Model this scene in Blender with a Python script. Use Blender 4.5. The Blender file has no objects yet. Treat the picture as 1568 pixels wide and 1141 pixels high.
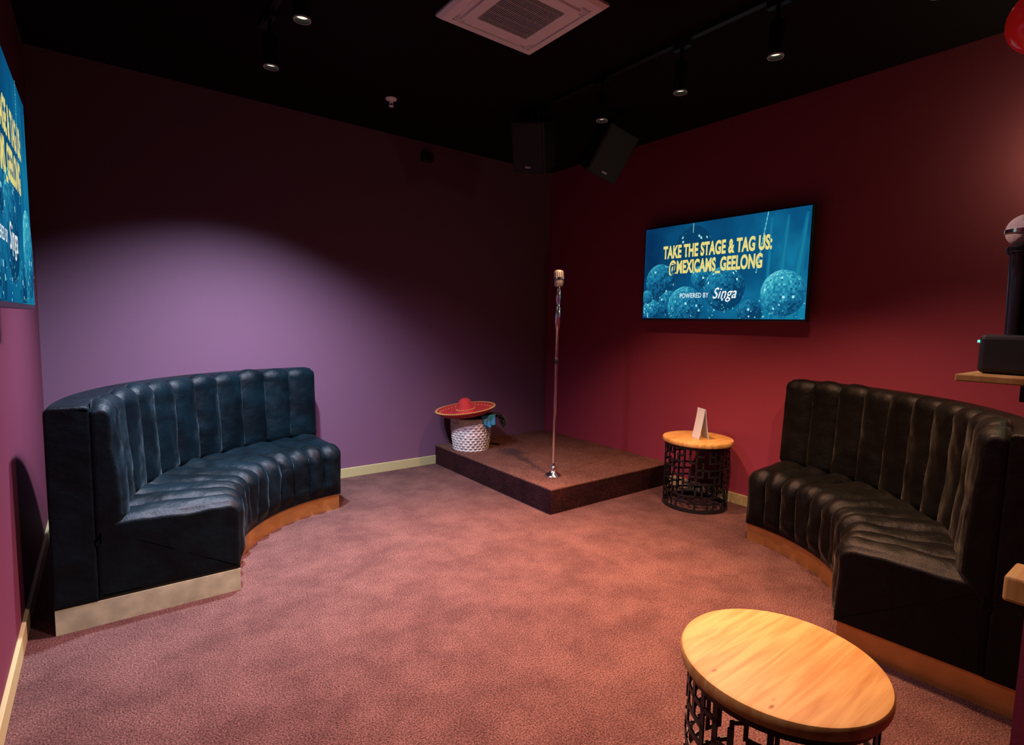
import bpy, math, random
from mathutils import Vector, Matrix, noise
random.seed(7)
scene=bpy.context.scene
scene.view_settings.view_transform='Standard'
COL=bpy.context.collection

# ---------------- helpers ----------------
def empty(name,loc=(0,0,0),mat=None):
    e=bpy.data.objects.new(name,None); e.empty_display_size=.1
    COL.objects.link(e)
    if mat is not None: e.matrix_world=mat
    else: e.location=loc
    return e
def mobj(name,V,F,mat,parent=None,smooth=False,loc=None,bevel=0,mats=None,fm=None):
    me=bpy.data.meshes.new(name); me.from_pydata([tuple(v) for v in V],[],F); me.update()
    o=bpy.data.objects.new(name,me); COL.objects.link(o)
    if mats:
        for m in mats: me.materials.append(m)
        for p,i in zip(me.polygons,fm): p.material_index=i
    else: me.materials.append(mat)
    if smooth:
        for p in me.polygons: p.use_smooth=True
    if parent: o.parent=parent
    if loc: o.location=loc
    if bevel:
        b=o.modifiers.new('bevel','BEVEL'); b.width=bevel; b.segments=3; b.limit_method='ANGLE'
    return o
def boxvf(c,s,V,F,M=None):
    n=len(V)
    for dx in(-.5,.5):
        for dy in(-.5,.5):
            for dz in(-.5,.5):
                v=Vector((c[0]+dx*s[0],c[1]+dy*s[1],c[2]+dz*s[2]))
                V.append(M@v if M else v)
    F+= [(n,n+1,n+3,n+2),(n+4,n+6,n+7,n+5),(n,n+4,n+5,n+1),(n+2,n+3,n+7,n+6),(n,n+2,n+6,n+4),(n+1,n+5,n+7,n+3)]
def box(name,c,s,mat,parent=None,bevel=0,M=None):
    V=[];F=[];boxvf(c,s,V,F,M); return mobj(name,V,F,mat,parent,bevel=bevel)
def lathe(name,prof,mat,parent=None,seg=48,M=None,smooth=True,cap=True,fn=None):
    V=[];F=[];n=len(prof)
    for i in range(seg):
        a=2*math.pi*i/seg
        for j,(r,z) in enumerate(prof):
            v=Vector((r*math.cos(a),r*math.sin(a),z))
            if fn: v=fn(v,a,j)
            V.append(M@v if M else v)
    for i in range(seg):
        k=(i+1)%seg
        for j in range(n-1):
            F.append((i*n+j,k*n+j,k*n+j+1,i*n+j+1))
    if cap:
        if prof[0][0]>1e-5: F.append([i*n for i in range(seg)][::-1])
        if prof[-1][0]>1e-5: F.append([i*n+n-1 for i in range(seg)])
    o=mobj(name,V,F,mat,parent,smooth)
    if smooth:
        m=o.modifiers.new('es','EDGE_SPLIT'); m.split_angle=math.radians(40)
    return o
def tube(name,pts,r,mat,parent=None):
    cu=bpy.data.curves.new(name,'CURVE'); cu.dimensions='3D'; cu.bevel_depth=r; cu.bevel_resolution=4; cu.use_fill_caps=True
    sp=cu.splines.new('BEZIER'); sp.bezier_points.add(len(pts)-1)
    for b,p in zip(sp.bezier_points,pts):
        b.co=p; b.handle_left_type=b.handle_right_type='AUTO'
    cu.materials.append(mat); o=bpy.data.objects.new(name,cu); COL.objects.link(o)
    if parent:o.parent=parent
    return o

# ---------------- materials ----------------
def newmat(name):
    m=bpy.data.materials.new(name); m.use_nodes=True
    nt=m.node_tree; b=nt.nodes['Principled BSDF']; return m,nt,b
def P(name,col,rough=.5,metal=0,spec=.5,emis=None,es=0,bump=None,var=None,sheen=0,sheencol=(1,1,1)):
    m,nt,b=newmat(name); N=nt.nodes; L=nt.links
    b.inputs['Base Color'].default_value=(*col,1); b.inputs['Roughness'].default_value=rough
    b.inputs['Metallic'].default_value=metal; b.inputs['Specular IOR Level'].default_value=spec
    if emis: b.inputs['Emission Color'].default_value=(*emis,1); b.inputs['Emission Strength'].default_value=es
    if sheen: b.inputs['Sheen Weight'].default_value=sheen; b.inputs['Sheen Tint'].default_value=(*sheencol,1); b.inputs['Sheen Roughness'].default_value=.35
    tc=N.new('ShaderNodeTexCoord')
    if var:
        sc,amt=var
        n=N.new('ShaderNodeTexNoise'); n.inputs['Scale'].default_value=sc; n.inputs['Detail'].default_value=5
        L.new(tc.outputs['Object'],n.inputs['Vector'])
        r=N.new('ShaderNodeValToRGB'); r.color_ramp.elements[0].position=.3; r.color_ramp.elements[1].position=.7
        r.color_ramp.elements[0].color=(*[c*(1-amt) for c in col],1); r.color_ramp.elements[1].color=(*[min(1,c*(1+amt)) for c in col],1)
        L.new(n.outputs['Fac'],r.inputs['Fac']); L.new(r.outputs['Color'],b.inputs['Base Color'])
    if bump:
        sc,st=bump
        n=N.new('ShaderNodeTexNoise'); n.inputs['Scale'].default_value=sc; n.inputs['Detail'].default_value=4
        L.new(tc.outputs['Object'],n.inputs['Vector'])
        bp=N.new('ShaderNodeBump'); bp.inputs['Strength'].default_value=st; bp.inputs['Distance'].default_value=.01
        L.new(n.outputs['Fac'],bp.inputs['Height']); L.new(bp.outputs['Normal'],b.inputs['Normal'])
    return m
def E(name,col,s=1):
    m=bpy.data.materials.new(name); m.use_nodes=True; nt=m.node_tree
    nt.nodes.remove(nt.nodes['Principled BSDF'])
    e=nt.nodes.new('ShaderNodeEmission'); e.inputs[0].default_value=(*col,1); e.inputs[1].default_value=s
    nt.links.new(e.outputs[0],nt.nodes['Material Output'].inputs[0]); return m
def carpet(name,c1,c2,bs=.7):
    m,nt,b=newmat(name); N=nt.nodes; L=nt.links
    tc=N.new('ShaderNodeTexCoord')
    big=N.new('ShaderNodeTexNoise'); big.inputs['Scale'].default_value=4.2; big.inputs['Detail'].default_value=6; big.inputs['Roughness'].default_value=.65
    vo=N.new('ShaderNodeTexVoronoi'); vo.inputs['Scale'].default_value=190
    fine=N.new('ShaderNodeTexNoise'); fine.inputs['Scale'].default_value=165; fine.inputs['Detail'].default_value=4
    for n in(big,vo,fine): L.new(tc.outputs['Object'],n.inputs['Vector'])
    r=N.new('ShaderNodeValToRGB'); r.color_ramp.elements[0].position=.38; r.color_ramp.elements[1].position=.62
    r.color_ramp.elements[0].color=(*c1,1); r.color_ramp.elements[1].color=(*c2,1); L.new(big.outputs['Fac'],r.inputs['Fac'])
    r2=N.new('ShaderNodeValToRGB'); r2.color_ramp.elements[0].position=.36; r2.color_ramp.elements[1].position=.64
    r2.color_ramp.elements[0].color=(.25,.25,.25,1); r2.color_ramp.elements[1].color=(1.5,1.5,1.5,1); L.new(fine.outputs['Fac'],r2.inputs['Fac'])
    mx=N.new('ShaderNodeMixRGB'); mx.blend_type='MULTIPLY'; mx.inputs[0].default_value=.85
    L.new(r.outputs[0],mx.inputs[1]); L.new(r2.outputs[0],mx.inputs[2]); L.new(mx.outputs[0],b.inputs['Base Color'])
    bp=N.new('ShaderNodeBump'); bp.inputs['Strength'].default_value=bs; bp.inputs['Distance'].default_value=.005
    L.new(vo.outputs['Distance'],bp.inputs['Height']); L.new(bp.outputs[0],b.inputs['Normal'])
    b.inputs['Roughness'].default_value=.95; b.inputs['Specular IOR Level'].default_value=.03
    return m
def velvet(name,dark,light,sh,sw):
    m,nt,b=newmat(name); N=nt.nodes; L=nt.links
    tc=N.new('ShaderNodeTexCoord')
    n=N.new('ShaderNodeTexNoise'); n.inputs['Scale'].default_value=5.5; n.inputs['Detail'].default_value=5; n.inputs['Roughness'].default_value=.55; n.inputs['Distortion'].default_value=.5
    L.new(tc.outputs['Object'],n.inputs['Vector'])
    r=N.new('ShaderNodeValToRGB'); r.color_ramp.elements[0].position=.38; r.color_ramp.elements[1].position=.75
    r.color_ramp.elements[0].color=(*dark,1); r.color_ramp.elements[1].color=(*light,1)
    L.new(n.outputs['Fac'],r.inputs['Fac']); L.new(r.outputs[0],b.inputs['Base Color'])
    b.inputs['Roughness'].default_value=.45; b.inputs['Specular IOR Level'].default_value=.15
    r3=N.new('ShaderNodeMapRange'); r3.inputs['From Min'].default_value=.40; r3.inputs['From Max'].default_value=.64
    r3.inputs['To Min'].default_value=sw*.3; r3.inputs['To Max'].default_value=sw*2.0
    L.new(n.outputs['Fac'],r3.inputs['Value']); L.new(r3.outputs[0],b.inputs['Sheen Weight'])
    b.inputs['Sheen Roughness'].default_value=.27; b.inputs['Sheen Tint'].default_value=(*sh,1)
    n2=N.new('ShaderNodeTexNoise'); n2.inputs['Scale'].default_value=11; n2.inputs['Detail'].default_value=3
    L.new(tc.outputs['Object'],n2.inputs['Vector'])
    n3=N.new('ShaderNodeTexNoise'); n3.inputs['Scale'].default_value=300; n3.inputs['Detail'].default_value=2
    L.new(tc.outputs['Object'],n3.inputs['Vector'])
    bp0=N.new('ShaderNodeBump'); bp0.inputs['Strength'].default_value=.5; bp0.inputs['Distance'].default_value=.003
    L.new(n3.outputs['Fac'],bp0.inputs['Height'])
    bp=N.new('ShaderNodeBump'); bp.inputs['Strength'].default_value=.45; bp.inputs['Distance'].default_value=.02
    L.new(bp0.outputs[0],bp.inputs['Normal'])
    L.new(n2.outputs['Fac'],bp.inputs['Height']); L.new(bp.outputs[0],b.inputs['Normal'])
    return m
def woodmat(name,c1,c2,knot):
    m,nt,b=newmat(name); N=nt.nodes; L=nt.links
    tc=N.new('ShaderNodeTexCoord'); mp=N.new('ShaderNodeMapping'); mp.inputs['Scale'].default_value=(1.2,16,3)
    mp.inputs['Rotation'].default_value=(0,0,math.radians(50))
    L.new(tc.outputs['Object'],mp.inputs['Vector'])
    n=N.new('ShaderNodeTexNoise'); n.inputs['Scale'].default_value=2.6; n.inputs['Detail'].default_value=9; n.inputs['Distortion'].default_value=.7
    L.new(mp.outputs[0],n.inputs['Vector'])
    r=N.new('ShaderNodeValToRGB'); r.color_ramp.elements[0].position=.32; r.color_ramp.elements[1].position=.6
    r.color_ramp.elements[0].color=(*c1,1); r.color_ramp.elements[1].color=(*c2,1); L.new(n.outputs['Fac'],r.inputs['Fac'])
    mp2=N.new('ShaderNodeMapping'); mp2.inputs['Scale'].default_value=(5,12,3); mp2.inputs['Rotation'].default_value=(0,0,math.radians(50)); L.new(tc.outputs['Object'],mp2.inputs['Vector'])
    vo=N.new('ShaderNodeTexVoronoi'); vo.inputs['Scale'].default_value=1.5; L.new(mp2.outputs[0],vo.inputs['Vector'])
    r2=N.new('ShaderNodeValToRGB'); r2.color_ramp.elements[0].position=.04; r2.color_ramp.elements[1].position=.11
    r2.color_ramp.elements[0].color=(*knot,1); r2.color_ramp.elements[1].color=(1,1,1,1); L.new(vo.outputs['Distance'],r2.inputs['Fac'])
    mx=N.new('ShaderNodeMixRGB'); mx.blend_type='MULTIPLY'; mx.inputs[0].default_value=1
    L.new(r.outputs[0],mx.inputs[1]); L.new(r2.outputs[0],mx.inputs[2]); L.new(mx.outputs[0],b.inputs['Base Color'])
    b.inputs['Roughness'].default_value=.5; b.inputs['Specular IOR Level'].default_value=.3
    return m

M_wall=P('plum_wall_paint',(.130,.062,.103),.7,spec=.12,bump=(160,.05))
M_wallw=P('plum_paint_pink_lit',(.115,.026,.048),.7,spec=.12,bump=(160,.05))  # same plum paint, reddened in the base for pink light off the floor
M_wallr=P('plum_paint_warm_lit',(.225,.036,.066),.7,spec=.12,bump=(160,.05))  # same plum paint; red of the warm light put into the base colour
M_ceil=P('black_ceiling_paint',(.008,.004,.006),.85,spec=.08)
M_carpet=carpet('loop_carpet',(.074,.038,.034),(.110,.058,.050))
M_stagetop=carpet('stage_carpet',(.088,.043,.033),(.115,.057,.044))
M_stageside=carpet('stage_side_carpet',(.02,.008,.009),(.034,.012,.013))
M_base=P('cream_baseboard_paint',(.33,.30,.14),.5)
M_blue=velvet('teal_velvet',(.0004,.0028,.0046),(.0011,.0085,.0130),(.60,.82,.92),.055)
M_blue_warm=velvet('teal_velvet_warm_lit',(.0012,.0014,.0012),(.0030,.0033,.0027),(.95,.9,.8),.080)  # same teal velvet, its look under orange light put into the base
M_brass=P('copper_kick',(.52,.28,.09),.32,metal=.75,var=(9,.15))
M_steel=P('brushed_steel_kick',(.40,.50,.37),.35,metal=.1,var=(14,.22))
M_black=P('black_metal',(.008,.008,.009),.4,spec=.35)
M_blackm=P('matte_black_plastic',(.006,.006,.007),.6)
M_chrome=P('chrome',(.85,.85,.87),.14,metal=1)
M_wood=woodmat('pine_top',(.37,.175,.04),(.50,.31,.10),(.38,.2,.07))
M_white=P('white_plastic',(.9,.9,.92),.45)
M_grey=P('grey_grille',(.45,.45,.46),.5)
M_card=P('white_card_cool_tint',(.55,.62,.68),.5)  # white card; cool tint in the base offsets the warm spot light
M_red=P('red_felt',(.36,.014,.014),.8,sheen=.12)
M_yel=P('yellow_braid',(.46,.32,.09),.6)
M_lens=E('spot_lens',(1,.92,.72),1.2)
M_teal=E('green_led',(.1,1,.6),3)

# ---------------- room ----------------
L0=-4.308; H=3.04; YS=-6.2
box('floor',((L0)/2,YS/2,-.05),(-L0+.3,-YS+.3,.1),M_carpet)
box('ceiling',((L0)/2,YS/2,H+.05),(-L0+.3,-YS+.3,.1),M_ceil)
box('wall_north',(L0/2,.06,H/2),(-L0+.3,.12,H),M_wall)
box('wall_east',(.06,YS/2,H/2),(.12,-YS,H),M_wallr)
box('wall_west',(L0-.06,YS/2,H/2),(.12,-YS,H),M_wallw)
box('wall_south',(-1.32,-4.48,H/2),(2.64,.12,H),M_wallr)
bh=.085
box('baseboard_north',((L0-1.415)/2,-.008,bh/2),(-L0-1.415,.016,bh),M_base,bevel=.003)
box('baseboard_east',(-.008,(-1.726-4.42)/2,bh/2),(.016,4.42-1.726,bh),M_base,bevel=.003)
box('baseboard_west',(L0+.008,(YS-.016)/2,bh/2),(.016,-YS-.016,bh),M_base,bevel=.003)

# ---------------- stage ----------------
st=empty('corner_stage_platform',(0,0,0))
sx,sy,sh=-1.415,-1.726,.19
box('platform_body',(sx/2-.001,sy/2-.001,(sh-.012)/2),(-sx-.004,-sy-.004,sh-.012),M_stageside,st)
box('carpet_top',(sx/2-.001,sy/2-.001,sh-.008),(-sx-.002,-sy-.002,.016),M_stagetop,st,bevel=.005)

# ---------------- sofas ----------------
def resample(pts,step):
    out=[]
    for i in range(len(pts)-1):
        a,b=Vector(pts[i]),Vector(pts[i+1]); n=max(1,int((b-a).length/step))
        for k in range(n): out.append(a.lerp(b,k/n))
    out.append(Vector(pts[-1])); return out
def arcp(c,r,a0,a1,n=6,rz=None):
    rz=rz or r
    return [(c[0]+r*math.cos(math.radians(a0+(a1-a0)*i/n)),c[1]+rz*math.sin(math.radians(a0+(a1-a0)*i/n))) for i in range(n+1)]
def sweep(name,prof,rin,a0,a1,nch,amp,mask,mat,parent,per=18,wr=0.0,ext=0.0,rnd=.012,seed=0):
    """closed profile (s,z); mask(s,z)->0..1 channel bulge; rounded end caps"""
    pr=resample(prof+[prof[0]],.018)[:-1]; n=len(pr)
    A=sum(pr[i].x*pr[(i+1)%n].y-pr[(i+1)%n].x*pr[i].y for i in range(n)); sg=1 if A>0 else -1
    nor=[]
    for i in range(n):
        t=(pr[(i+1)%n]-pr[i-1]).normalized(); nor.append(Vector((t.y,-t.x))*sg)
    NA=nch*per if nch else 60
    rings=[]
    sgn=1 if a1>a0 else -1
    caps=[(.022,0),(.014,0.0),(.006,.003),(.002,.007)] if rnd else []
    sc=rnd/.012 if rnd else 0
    for ins,back in caps: rings.append((0,ins*sc,-(ext+ (rnd-back*sc)) ))
    for i in range(NA+1):
        e=-ext if i==0 else (ext if i==NA else 0)
        rings.append((i/NA,0,e))
    for ins,back in caps[::-1]: rings.append((1,ins*sc,(ext+(rnd-back*sc))))
    V=[];F=[]
    rr=random.Random(seed+5); ch=[rr.uniform(.85,1.15) for _ in range(nch+2)] if nch else [1]
    for u,ins,e in rings:
        ci=min(nch-1,int(u*nch)) if nch else 0
        b=(abs(math.sin(math.pi*u*nch))**.6)*amp*ch[ci] if nch else 0
        for j in range(n):
            p=pr[j]; w=mask(p.x,p.y) if mask else 0
            q=p+nor[j]*(b*w-ins)
            if wr and w>0:
                arc=u*nch
                k1=noise.noise(Vector((arc*.9,j*.07,seed+1.3)))
                k2=noise.noise(Vector((arc*2.8+j*.05,j*.2,seed+9.1)))
                q=q+nor[j]*w*wr*(k1+.6*k2)
            r=rin+q.x
            th=math.radians(a0+(a1-a0)*u)+sgn*e/r
            V.append((r*math.cos(th),r*math.sin(th),q.y))
    NR=len(rings)
    flip=((a1-a0)>0)==(sg>0)
    for i in range(NR-1):
        for j in range(n):
            k=(j+1)%n
            f=(i*n+j,i*n+k,(i+1)*n+k,(i+1)*n+j)
            F.append(f if not flip else f[::-1])
    F.append([j for j in range(n)] if flip else [j for j in range(n)][::-1])
    F.append([(NR-1)*n+j for j in range(n)][::-1] if flip else [(NR-1)*n+j for j in range(n)])
    o=mobj(name,V,F,mat,parent,True)
    for p in list(o.data.polygons)[-2:]: p.use_smooth=False
    m=o.modifiers.new('es','EDGE_SPLIT'); m.split_angle=math.radians(75)
    return o
def sofa(loc,rin,D,bt,top,a0,a1,vel,kick_in,nch=11,seed=0):
    e=empty('curved_banquette_sofa',loc)
    sb=D-bt
    kz=.115
    seat=[(.0,kz),(.0,.385)]+arcp((.065,.39),.065,180,90,8,.067)+[(sb+.05,.462),(sb+.112,.46),(sb+.112,kz)]
    sweep('seat',seat,rin,a0,a1,nch,.032,lambda s,z:(min(1,max(0,(z-.13)/.06)) if s<.001 else (1 if z>.385 and s<sb+.06 else 0)),vel,e,wr=.012,seed=seed)
    cush=[(sb+.112,.36),(sb+.010,.49),(sb+.016,.62),(sb+.036,top-.07)]+arcp((sb+.075,top-.062),.040,170,60,6,.050)+[(sb+.112,top-.025)]
    sweep('back_cushion',cush,rin,a0,a1,nch,.030,lambda s,z:(1 if (s<sb+.1 and z>.45) else 0),vel,e,wr=.009,ext=.004,seed=seed+3)
    fr=[(sb+.11,kz),(sb+.11,top-.015)]+arcp((sb+.13,top-.02),.02,180,90,4)+arcp((D-.025,top-.025),.025,90,0,4)+[(D,kz)]
    sweep('outer_frame',fr,rin,a0,a1,0,0,None,vel,e,ext=.007,rnd=.007)
    kp=[(.015,0),(.015,kz+.003),(D-.01,kz+.003),(D-.01,0)]
    sweep('kick_plinth',kp,rin,a0,a1,0,0,None,kick_in,e,rnd=0)
    return e
SL=sofa((-2.58,-1.64,0),.885,.735,.265,1.0,180,93.5,M_blue,M_brass,seed=1)
box('end_kick_plate',(-(.885+.367),-.006,.057),(.73,.012,.113),M_steel,SL)
SR=sofa((-1.50,-2.80,0),.86,.62,.22,1.045,0,-86,M_blue_warm,M_brass,seed=20)

# ---------------- drum tables ----------------
def drum_table(loc,rt,h,seed):
    rnd=random.Random(seed); e=empty('drum_side_table',loc)
    lathe('wood_top',[(0,h-.04),(rt-.012,h-.04),(rt-.002,h-.034),(rt,h-.026),(rt,h-.010),(rt-.004,h-.003),(rt-.014,h),(0,h)],M_wood,e,72,cap=False)
    rc=rt-.022; V=[];F=[]
    nc=32; nr=9; z0=.022; z1=h-.052; dz=(z1-z0)/nr; w=.0072; t=.005
    def bar(a0,a1,za,zb,sub):
        n0=len(V)
        for i in range(sub+1):
            a=a0+(a1-a0)*i/sub
            for r,z in((rc-t,za),(rc,za),(rc,zb),(rc-t,zb)): V.append((r*math.cos(a),r*math.sin(a),z))
        for i in range(sub):
            b=n0+i*4
            for j in range(4):
                k=(j+1)%4; F.append((b+j,b+k,b+4+k,b+4+j))
        F.append((n0,n0+3,n0+2,n0+1)); b=n0+sub*4; F.append((b,b+1,b+2,b+3))
    da=2*math.pi/nc; wa=w/rc
    for ci in range(nc):
        for ri in range(nr+1):
            if ri in(0,nr) or rnd.random()<.64: bar(ci*da-wa,(ci+1)*da+wa,z0+ri*dz-w,z0+ri*dz+w,3)
        for ri in range(nr):
            if rnd.random()<.64: bar(ci*da-wa,ci*da+wa,z0+ri*dz-w,z0+(ri+1)*dz+w,1)
    mobj('lattice_cage',V,F,M_black,e)
    lathe('base_ring',[(rc-.02,0),(rc+.003,0),(rc+.003,.018),(rc-.02,.018)],M_black,e,64,cap=False)
    lathe('top_ring',[(rc-.02,h-.06),(rc+.004,h-.06),(rc+.004,h-.041),(rc-.02,h-.041)],M_black,e,64,cap=False)
    return e
drum_table((-.295,-2.175,0),.265,.54,3)
drum_table((-2.600,-3.968,0),.250,.54,5)

# menu card
mc=empty('table_menu_card',(-.33,-2.22,.54))
R=Matrix.Rotation(math.radians(62),4,'Z')
for s,nm in((1,'front_leaf'),(-1,'back_leaf')):
    V=[];F=[]
    for i in range(9):
        z=.235*i/8; y=s*(.038*(1-i/8)**1.3+.002)
        for x in(-.055,.055): 
            V.append(R@Vector((x,y,z))); V.append(R@Vector((x,y+s*.003,z)))
    for i in range(8):
        b=i*4
        F+=[(b,b+2,b+6,b+4),(b+1,b+5,b+7,b+3),(b,b+4,b+5,b+1),(b+2,b+3,b+7,b+6)]
    mobj(nm,V,F,M_card,mc)
box('card_foot',(0,0,.003),(.11,.085,.006),M_wood,mc,M=R)

# ---------------- television ----------------
M_bezel=P('tv_bezel',(.008,.008,.009),.3)
def screenmat():
    m=bpy.data.materials.new('tv_screen_image'); m.use_nodes=True; nt=m.node_tree; N=nt.nodes; L=nt.links
    N.remove(N['Principled BSDF']); e=N.new('ShaderNodeEmission')
    tc=N.new('ShaderNodeTexCoord'); mp=N.new('ShaderNodeMapping'); mp.inputs['Rotation'].default_value=(0,0,math.radians(28))
    L.new(tc.outputs['Object'],mp.inputs['Vector'])
    n=N.new('ShaderNodeTexNoise'); n.inputs['Scale'].default_value=2.3; n.inputs['Detail'].default_value=3
    L.new(mp.outputs[0],n.inputs['Vector'])
    sep=N.new('ShaderNodeSeparateXYZ'); L.new(mp.outputs[0],sep.inputs[0])
    ad=N.new('ShaderNodeMath'); ad.operation='MULTIPLY_ADD'; ad.inputs[1].default_value=.35; L.new(sep.outputs['X'],ad.inputs[0]); L.new(n.outputs['Fac'],ad.inputs[2])
    r=N.new('ShaderNodeValToRGB'); r.color_ramp.elements[0].position=.15; r.color_ramp.elements[1].position=.95
    r.color_ramp.elements[0].color=(.002,.03,.10,1); r.color_ramp.elements[1].color=(.008,.24,.42,1)
    x=r.color_ramp.elements.new(.55); x.color=(.003,.085,.21,1)
    L.new(ad.outputs[0],r.inputs['Fac']); L.new(r.outputs[0],e.inputs[0]); e.inputs[1].default_value=1.0
    L.new(e.outputs[0],N['Material Output'].inputs[0]); return m
M_scr=screenmat()
TILES=[E('ball_tile_%d'%i,c,1) for i,c in enumerate([(.003,.05,.13),(.006,.11,.24),(.012,.19,.34),(.03,.32,.46),(.10,.55,.62),(.4,.85,.9)])]
M_ty=E('caption_yellow',(.80,.70,.22),1); M_tw=E('caption_white',(.9,.95,.95),1); M_beam=E('stage_beam',(.006,.15,.29),1); M_gl=E('glint_green',(.1,.55,.45),1); M_beam2=E('stage_beam_soft',(.008,.20,.34),1)
def tv(M):
    e=empty('wall_mounted_television',mat=M); W=1.435; Hh=.807
    box('bezel_shell',(0,0,-.022),(W,Hh,.045),M_bezel,e,bevel=.006)
    box('wall_mount',(0,0,-.07),(.5,.4,.06),M_blackm,e)
    V=[(-W/2+.012,-Hh/2+.018,.0018),(W/2-.012,-Hh/2+.018,.0018),(W/2-.012,Hh/2-.012,.0018),(-W/2+.012,Hh/2-.012,.0018)]
    mobj('screen',V,[(0,1,2,3)],M_scr,e)
    V=[];F=[];fm=[]
    x0,x1,y0,y1=-W/2+.014,W/2-.014,-Hh/2+.02,Hh/2-.014
    def quad(ps,mi,z):
        ps=[(min(max(x,x0),x1),min(max(y,y0),y1)) for x,y in ps]
        n=len(V); V.extend([(x,y,z) for x,y in ps]); F.append(tuple(range(n,n+len(ps)))); fm.append(mi)
    for bx,w,tx in((.50,.045,.05),(.60,.06,.08),(.42,.02,.01)):
        quad([(bx-w,y0),(bx+w,y0),(bx+tx+.008,y1*.9),(bx+tx-.008,y1*.9)],6,.0025)
        quad([(bx-w*.4,y0),(bx+w*.4,y0),(bx+tx+.003,y1*.8),(bx+tx-.003,y1*.8)],8,.0027)
    rnd=random.Random(2)
    for bx,by,br,zz,dk in((-.53,-.07,.15,.003,.0),(-.42,-.27,.12,.0033,.05),(-.61,-.31,.09,.0036,-.15),(-.22,.20,.17,.003,.5),(-.27,-.29,.17,.004,-.08),(.08,-.15,.175,.0045,.05),(-.13,-.05,.09,.0038,-.1),(.54,-.20,.165,.0042,-.22),(.30,-.34,.10,.0046,.1),(-.66,-.2,.06,.0048,-.1)):
        k=max(9,int(br*85))
        for i in range(-k,k):
            la0=math.pi/2*i/k; la1=math.pi/2*(i+1)/k
            for j in range(-k,k):
                lo0=math.pi/2*j/k; lo1=math.pi/2*(j+1)/k
                c=[(bx+br*math.cos(a)*math.sin(o),by+br*math.sin(a)) for a,o in((la0,lo0),(la0,lo1),(la1,lo1),(la1,lo0))]
                if all(p[1]<y0 for p in c) or all(p[0]<x0 for p in c) or all(p[0]>x1 for p in c): continue
                v=.33+.45*(math.sin(la0)*.6+math.sin(-lo0)*.35)+rnd.gauss(0,.09)-dk
                if rnd.random()<.012: v=1.2
                if (i+j*3)%2==0: v-=.08
                quad(c,max(0,min(5,int(v*5.2))),zz)
    for i in range(38):
        yy=-.04+i*.0115; xx=.335+i*.0018
        quad([(xx-.004,yy-.004),(xx+.004,yy-.004),(xx+.004,yy+.004),(xx-.004,yy+.004)],4 if i%3 else 5,.005)
    for i in range(7):
        yy=.39-i*.012; quad([(-.22-.003,yy-.004),(-.22+.003,yy-.004),(-.22+.003,yy+.004),(-.22-.003,yy+.004)],5,.005)
    for i in range(60):
        xx=rnd.uniform(-.7,.7); yy=rnd.uniform(y0,-.25); s=rnd.uniform(.002,.006)
        quad([(xx-s,yy-s),(xx+s,yy-s),(xx+s,yy+s),(xx-s,yy+s)],rnd.choice([4,5,7]),.0052)
    mobj('mirror_ball_picture',V,F,None,e,mats=TILES+[M_beam,M_gl,M_beam2],fm=fm)
    def txt(nm,s,x,y,w,h,mat,off):
        cu=bpy.data.curves.new(nm,'FONT'); cu.body=s; cu.align_x='CENTER'; cu.size=h; cu.offset=off; cu.materials.append(mat); cu.space_character=1.04
        o=bpy.data.objects.new(nm,cu); COL.objects.link(o); bpy.context.view_layer.update()
        o.scale=(w/max(.01,o.dimensions.x),1,1); o.parent=e; o.location=(x,y,.0065); return o
    txt('caption_line_top','TAKE THE STAGE & TAG US:',-.03,.125,.95,.142,M_ty,.006)
    txt('caption_line_middle','@MEXICAMS_GEELONG',-.03,-.005,.82,.142,M_ty,.006)
    txt('caption_small','POWERED BY',-.185,-.215,.27,.055,M_tw,.0004)
    o=txt('caption_script','Singa',.085,-.225,.20,.12,M_tw,.001); o.data.shear=.35
    return e
def frame(x,y,z,o):
    M=Matrix.Identity(4)
    for i in range(3): M[i][0]=x[i];M[i][1]=y[i];M[i][2]=z[i];M[i][3]=o[i]
    return M
tv(frame((0,-1,0),(0,0,1),(-1,0,0),(-.105,-2.13,1.853)))
tv(frame((0,1,0),(0,0,1),(1,0,0),(L0+.105,-2.375,1.815)))

# ---------------- mic stand ----------------
ms=empty('vintage_microphone_stand',(-1.178,-1.477,.19))
lathe('bell_base',[(0,0),(.062,0),(.064,.012),(.056,.024),(.036,.032),(.026,.05),(.030,.062),(.028,.075),(.018,.085),(.013,.11),(.0,.11)],M_chrome,ms,40,cap=False)
lathe('lower_pole',[(0,.10),(.0105,.10),(.0105,.92),(0,.92)],M_chrome,ms,20,cap=False)
lathe('clutch_collar',[(0,.90),(.016,.90),(.019,.92),(.019,.935),(.013,.945),(0,.945)],M_black,ms,24,cap=False)
lathe('upper_pole',[(0,.94),(.011,.94),(.011,1.17),(.017,1.18),(.017,1.20),(.021,1.215),(.021,1.33),(.014,1.345),(.016,1.38),(.019,1.40),(.019,1.46),(.012,1.48),(.012,1.50),(0,1.50)],M_chrome,ms,24,cap=False)
MR=Matrix.Rotation(math.radians(-35),4,'Z')
M_head=P('mic_nickel',(.45,.45,.46),.35,metal=.6)
def micfn(v,a,j): return Vector((v.x*1.0,v.y*.82,v.z))
lathe('head_shell',[(0,1.495),(.026,1.495),(.034,1.505),(.037,1.53),(.039,1.57),(.038,1.60),(.032,1.615),(.018,1.622),(0,1.623)],M_head,ms,32,cap=False,fn=micfn,M=MR)
V=[];F=[]
for i in range(9):
    a=math.radians(-90+i*22.5)
    boxvf((.039*math.cos(a),.032*math.sin(a),1.56),(.003,.003,.095),V,F,MR)
    boxvf((-.039*math.cos(a),.032*math.sin(a),1.56),(.003,.003,.095),V,F,MR)
mobj('grille_ribs',V,F,M_black,ms)
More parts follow.
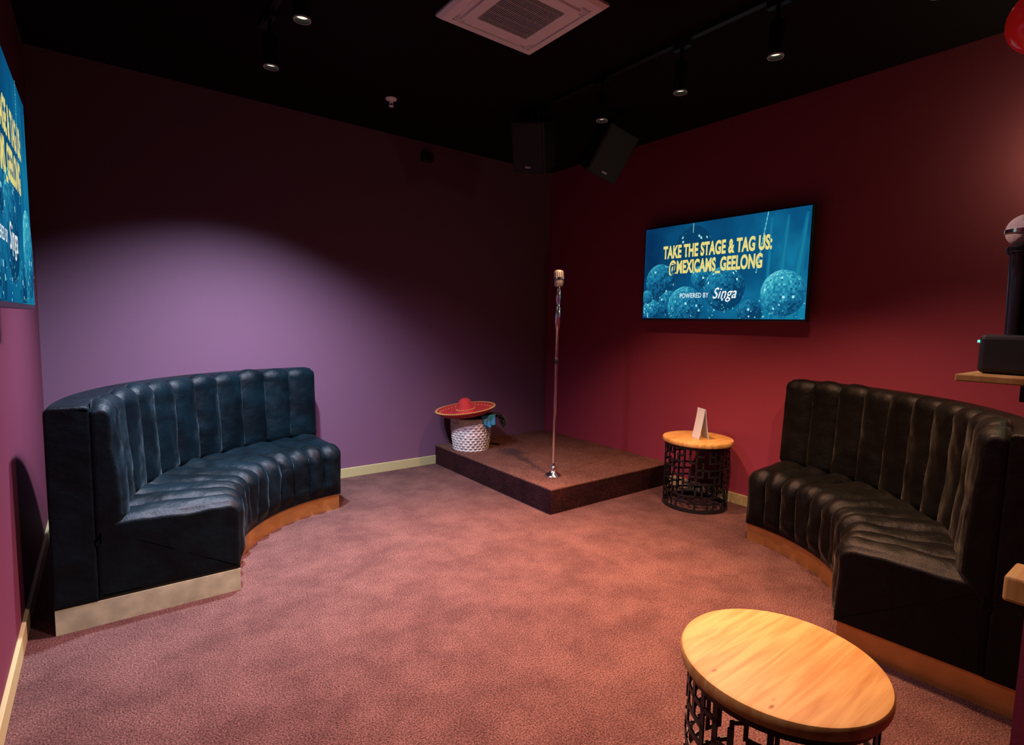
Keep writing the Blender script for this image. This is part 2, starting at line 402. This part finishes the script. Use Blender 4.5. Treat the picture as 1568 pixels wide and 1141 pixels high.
lathe('middle_band',[(.036,1.552),(.043,1.552),(.043,1.566),(.036,1.566)],M_chrome,ms,32,cap=False,fn=micfn,M=MR)

# ---------------- basket and sombrero ----------------
bk=empty('woven_basket',(-1.20,-.31,.19))
M_wick=P('wicker_weave',(.48,.46,.43),.7,bump=(90,.4),var=(20,.3))
def wf(v,a,j):
    w=.006*math.sin(a*24+math.pi*(j//3%2))*abs(math.sin(math.pi*(j%3+.5)/3)); r=math.hypot(v.x,v.y); k=(r+w)/r
    return Vector((v.x*k,v.y*k,v.z))
prof=[(.165+.03*math.sin(math.pi*.5*i/36)+.003*math.sin(i*2.09),.30*i/36) for i in range(37)]
lathe('basket_wall',prof,M_wick,bk,144,cap=False,fn=wf)
lathe('basket_inner',[(0,.012),(.155,.012),(.18,.30),(.192,.30)],P('wicker_inner',(.12,.10,.08),.8),bk,48,cap=False)
lathe('rim_braid',[(.178,.29),(.186,.284),(.200,.29),(.204,.30),(.198,.310),(.184,.310),(.178,.302),(.178,.29)],M_wick,bk,96,cap=False,fn=lambda v,a,j:Vector((v.x,v.y,v.z+.003*math.sin(a*36))))
lathe('base_disc',[(0,0),(.166,0),(.166,.01),(0,.01)],M_wick,bk,48,cap=False)

so=empty('sombrero_hat',mat=Matrix.Translation((-1.265,-.315,.545))@Matrix.Rotation(math.radians(-7),4,'Y')@Matrix.Rotation(math.radians(-2),4,'X'))
pf=[(.0,.138),(.022,.136),(.047,.124),(.064,.096),(.078,.050),(.092,.012),(.12,-.010),(.17,-.014),(.22,-.002),(.258,.020),(.276,.040),(.280,.044),(.278,.032),(.258,.010),(.22,-.010),(.17,-.022),(.12,-.018),(.09,-.004)]
lathe('hat_body',pf,M_red,so,72,cap=False)
V=[];F=[]
def ringdots(r,z,n,s):
    for i in range(n):
        a=2*math.pi*i/n; boxvf((0,0,0),(s,s*1.3,s*.8),V,F,Matrix.Translation((r*math.cos(a),r*math.sin(a),z))@Matrix.Rotation(a+.6,4,'Z'))
ringdots(.279,.042,88,.010); ringdots(.25,.018,40,.009); ringdots(.084,.034,26,.009)
mobj('braid_trim',V,F,M_yel,so)
sc=empty('black_feather_scarf',(-1.02,-.40,.19))
V=[];F=[]
path=[Vector(p) for p in((-.12,.02,.33),(-.03,-.04,.335),(.05,-.06,.32),(.085,-.06,.27),(.09,-.07,.22))]
rnd=random.Random(4)
for k in range(520):
    t=rnd.random()*(len(path)-1.001); i=int(t); c=path[i].lerp(path[i+1],t-i)
    d=Vector((rnd.gauss(0,1),rnd.gauss(0,1),rnd.gauss(0,1))).normalized(); s=d.orthogonal().normalized()*.006
    n=len(V); q=c+d*rnd.uniform(.022,.042); V+= [c-s,c+s,q+s*.4,q-s*.4]; F.append((n,n+1,n+2,n+3))
mobj('feathers',V,F,M_blackm,sc)
tube('scarf_core',path,.018,M_blackm,sc)
bt=empty('blue_bandana',(-1.13,-.50,.19))
M_ban=P('blue_cloth',(.02,.24,.46),.7)
V=[];F=[]
for i in range(13):
    for j in range(9):
        u=i/12;v=j/8
        V.append(((u-.5)*.17*(1-.25*v),-.012-.016*math.sin(u*17)*(.4+v)-.014*v+.01*(1-v),.345-.12*v*(1-.6*abs(u-.45))))
for i in range(12):
    for j in range(8): F.append((i*9+j,(i+1)*9+j,(i+1)*9+j+1,i*9+j+1))
o=mobj('folded_cloth',V,F,M_ban,bt,True); o.modifiers.new('s','SOLIDIFY').thickness=.003

# ---------------- ceiling things ----------------
def spotlight(parent,pos,power,col,angle=110,blend=.45,rad=.03,tilt=(0,0)):
    x,y,z=pos; T=Matrix.Translation((x,y,0))
    lathe('spot_can',[(0,z+.165),(.034,z+.165),(.037,z+.16),(.037,z),(.033,z),(.030,z+.02),(0,z+.02)],M_black,parent,32,M=T,cap=False)
    lathe('spot_lens',[(0,z+.018),(.0295,z+.018)],M_lens,parent,24,M=T,cap=False)
    lathe('spot_trim_ring',[(.033,z-.002),(.038,z-.002),(.038,z+.004),(.033,z+.004)],M_grey,parent,32,M=T,cap=False)
    lathe('spot_neck',[(0,z+.16),(.012,z+.16),(.012,H-.03),(0,H-.03)],M_black,parent,12,M=T,cap=False)
    box('spot_adaptor',(x,y,H-.045),(.035,.11,.03),M_black,parent)
    l=bpy.data.lights.new('spot_lamp','SPOT'); l.energy=power; l.color=col; l.spot_size=math.radians(angle); l.spot_blend=blend; l.shadow_soft_size=rad
    o=bpy.data.objects.new('spot_lamp',l); COL.objects.link(o); o.parent=parent; o.location=(x,y,z-.012)
    o.rotation_euler=(math.radians(tilt[0]),math.radians(tilt[1]),0)
COOL=(.70,.82,1.0); WARM=(1.0,.48,.26)
t1=empty('ceiling_track_light',(0,0,0))
box('track_rail',(-3.21,-2.6,H-.015),(.036,2.8,.03),M_black,t1)
spotlight(t1,(-3.21,-1.38,2.74),900,COOL,108,1.0,tilt=(13,2),rad=.05)
spotlight(t1,(-3.215,-1.965,2.74),440,(.84,.60,.92),116,1.0,tilt=(10,-8),rad=.06)
spotlight(t1,(-3.215,-3.2,2.74),130,(1,.60,.60),118,.4)
t2=empty('ceiling_track_light',(0,0,0))
box('track_rail',(-1.29,-2.75,H-.015),(.036,2.5,.03),M_black,t2)
spotlight(t2,(-1.31,-2.0,2.74),320,WARM,98,.85)
spotlight(t2,(-1.285,-2.59,2.74),1250,(1,.44,.25),78,.9,tilt=(0,24))
spotlight(t2,(-1.28,-3.14,2.74),330,WARM,96,.85)
spotlight(t2,(-1.28,-3.8,2.74),130,(1,.6,.38),104,.6)

ac=empty('ceiling_air_conditioner',(-2.175,-2.225,H))
V=[];F=[]
h0=.325
def ring(a,z): 
    n=len(V); V.extend([(-a,-a,z),(a,-a,z),(a,a,z),(-a,a,z)]); return n
ids=[ring(a,z) for a,z in [(h0,0),(h0,-.012),(h0-.02,-.028),(.262,-.032),(.262,-.016),(.222,-.016),(.222,-.034),(.165,-.036),(.165,-.02)]]
for a,b in zip(ids,ids[1:]):
    for k in range(4):
        F.append((a+k,b+k,b+(k+1)%4,a+(k+1)%4))
mobj('fascia_panel',V,F,M_white,ac)
V=[];F=[]; boxvf((0,0,-.012),(.33,.33,.004),V,F)
mobj('intake_back',V,F,P('dark_intake',(.05,.05,.05),.7),ac)
V=[];F=[]
for i in range(27):
    boxvf((-.156+i*.012,0,-.030),(.0045,.325,.010),V,F)
for i in range(5): boxvf((0,-.13+i*.065,-.030),(.325,.004,.012),V,F)
mobj('intake_grille',V,F,M_grey,ac)
for k in range(4):
    M=Matrix.Rotation(k*math.pi/2,4,'Z')
    V=[];F=[]; boxvf((0,.243,-.024),(.38,.024,.005),V,F,M)
    mobj('louvre_vane',V,F,M_white,ac)
    V=[];F=[]
    for s in(-1,1): boxvf((s*.24,.24,-.024),(.05,.006,.016),V,F,M)
    mobj('corner_clip',V,F,M_white,ac)

sp=empty('fire_sprinkler',(-2.21,-.71,H))
lathe('escutcheon',[(0,0),(.042,0),(.040,-.008),(.018,-.014),(.014,-.03),(0,-.03)],M_white,sp,32,cap=False)
lathe('deflector',[(0,-.052),(.018,-.052),(.018,-.056),(0,-.056)],M_white,sp,24,cap=False)
for s in(-1,1): box('frame_arm',(s*.010,0,-.042),(.004,.004,.026),M_white,sp)
cb=empty('wall_sensor_box',(-1.54,0,2.90)); box('box_body',(0,-.025,0),(.11,.05,.08),M_blackm,cb,bevel=.008); box('sensor_window',(0,-.052,-.01),(.05,.006,.03),M_black,cb,bevel=.002)

M_spk=P('speaker_mesh',(.016,.022,.024),.5,bump=(400,.6))
def speaker(loc,yaw,tilt,roll):
    M=Matrix.Translation(loc)@Matrix.Rotation(math.radians(yaw),4,'Z')@Matrix.Rotation(math.radians(tilt),4,'X')@Matrix.Rotation(math.radians(roll),4,'Y')
    e=empty('hanging_loudspeaker',mat=M)
    V=[(-.15,-.13,-.19),(.15,-.13,-.19),(.10,.13,-.17),(-.10,.13,-.17),(-.15,-.13,.19),(.15,-.13,.19),(.10,.13,.17),(-.10,.13,.17)]
    F=[(0,3,2,1),(4,5,6,7),(0,1,5,4),(1,2,6,5),(2,3,7,6),(3,0,4,7)]
    mobj('cabinet',V,F,M_blackm,e,bevel=.012)
    mobj('front_grille',[(-.135,-.134,-.175),(.135,-.134,-.175),(.135,-.134,.175),(-.135,-.134,.175)],[(0,1,2,3)],M_spk,e)
    box('badge',(.0,-.137,-.14),(.05,.004,.014),M_grey,e)
    inv=M.inverted(); c=Vector(loc)
    V=[];F=[]
    boxvf((c.x,c.y,(c.z+.06+H)/2),(.035,.035,H-c.z-.06),V,F); boxvf((c.x,c.y,H-.006),(.12,.12,.012),V,F)
    mobj('ceiling_bracket',[inv@Vector(v) for v in V],F,M_black,e)
speaker((-1.22,-1.22,2.79),-75,24,12)
speaker((-.80,-1.55,2.76),-12,30,14)

# ---------------- right edge: shelf, microphone, lantern, sconce ----------------
sf=empty('wooden_wall_shelf',(-2.68,-4.375,1.325))
box('shelf_board',(0,.0,0),(.33,.088,.012),M_wood,sf,bevel=.002)
box('support_bracket',(.10,-.02,-.03),(.02,.045,.05),M_black,sf)
wm=empty('wireless_microphone_charger',(-2.745,-4.385,1.331))
box('charger_base',(0,.002,.034),(.085,.075,.066),M_blackm,wm,bevel=.008)
box('led',(-.035,.0405,.055),(.006,.003,.004),M_teal,wm)
M_gloss=P('gloss_black',(.012,.012,.014),.15)
lathe('mic_body',[(0,.06),(.015,.06),(.016,.10),(.018,.16),(.019,.200),(.024,.208),(.024,.214),(0,.214)],M_gloss,wm,32,cap=False)
lathe('mic_collar',[(0,.206),(.024,.206),(.024,.216),(0,.216)],M_black,wm,32,cap=False)
M_mesh=P('mic_mesh',(.70,.63,.60),.5,metal=.1,bump=(700,.8))
lathe('mic_head',[(0,.214)]+[(.028*math.cos(math.radians(a)),.242+.028*math.sin(math.radians(a))) for a in range(-60,90,10)]+[(0,.270)],M_mesh,wm,40,cap=False)
lathe('mic_head_band',[(.0275,.238),(.0293,.238),(.0293,.244),(.0275,.244)],M_chrome,wm,40,cap=False)

rl=empty('red_pendant_lantern',(-1.66,-4.20,2.36))
lathe('globe_shade',[(.02,-.10)]+[(.105*math.cos(math.radians(a)),.10*math.sin(math.radians(a))) for a in range(-75,76,10)]+[(.02,.10)],P('red_glass',(.35,.008,.01),.15,emis=(1,.02,.02),es=.1),rl,40,cap=False)
lathe('cord',[(0,.10),(.02,.10),(.02,.13),(.004,.14),(.004,H-2.36),(0,H-2.36)],M_black,rl,12,cap=False)
ws=empty('wall_sconce',(0,-4.18,2.30))
box('backplate',(-.01,0,0),(.02,.10,.14),M_black,ws,bevel=.004)
lathe('glass_globe',[(.055*math.cos(math.radians(a)),.055*math.sin(math.radians(a))) for a in range(-90,91,12)],E('sconce_glow',(1,.62,.28),4),ws,32,M=Matrix.Translation((-.08,0,.02)),cap=False)
l=bpy.data.lights.new('sconce_lamp','POINT'); l.energy=9; l.color=(.7,1,.45); l.shadow_soft_size=.06
o=bpy.data.objects.new('sconce_lamp',l); COL.objects.link(o); o.parent=ws; o.location=(-.19,0,.04)

wl=empty('wooden_counter_ledge',(-2.595,-4.412,.92))
box('ledge_board',(0,0,0),(.10,.05,.05),M_wood,wl,bevel=.006)
box('ledge_bracket',(.01,-.01,-.04),(.03,.03,.04),M_black,wl)

# ---------------- world & camera ----------------
w=bpy.data.worlds.new('world'); scene.world=w; w.use_nodes=True
w.node_tree.nodes['Background'].inputs[0].default_value=(.55,.42,.6,1); w.node_tree.nodes['Background'].inputs[1].default_value=.02

C=Vector((-3.988,-4.599,1.4)); yaw,pitch,roll=.651,.092,.022
f=Vector((math.sin(yaw)*math.cos(pitch),math.cos(yaw)*math.cos(pitch),-math.sin(pitch)))
r=Vector((math.cos(yaw),-math.sin(yaw),0)); u=r.cross(f)
r2=r*math.cos(roll)+u*math.sin(roll); u2=-r*math.sin(roll)+u*math.cos(roll)
cd=bpy.data.cameras.new('camera'); cam=bpy.data.objects.new('camera',cd); COL.objects.link(cam)
cd.sensor_fit='HORIZONTAL'; cd.sensor_width=36; cd.lens=824.8/1568*36; cd.clip_start=.02
cam.matrix_world=frame(r2,u2,-f,C); scene.camera=cam
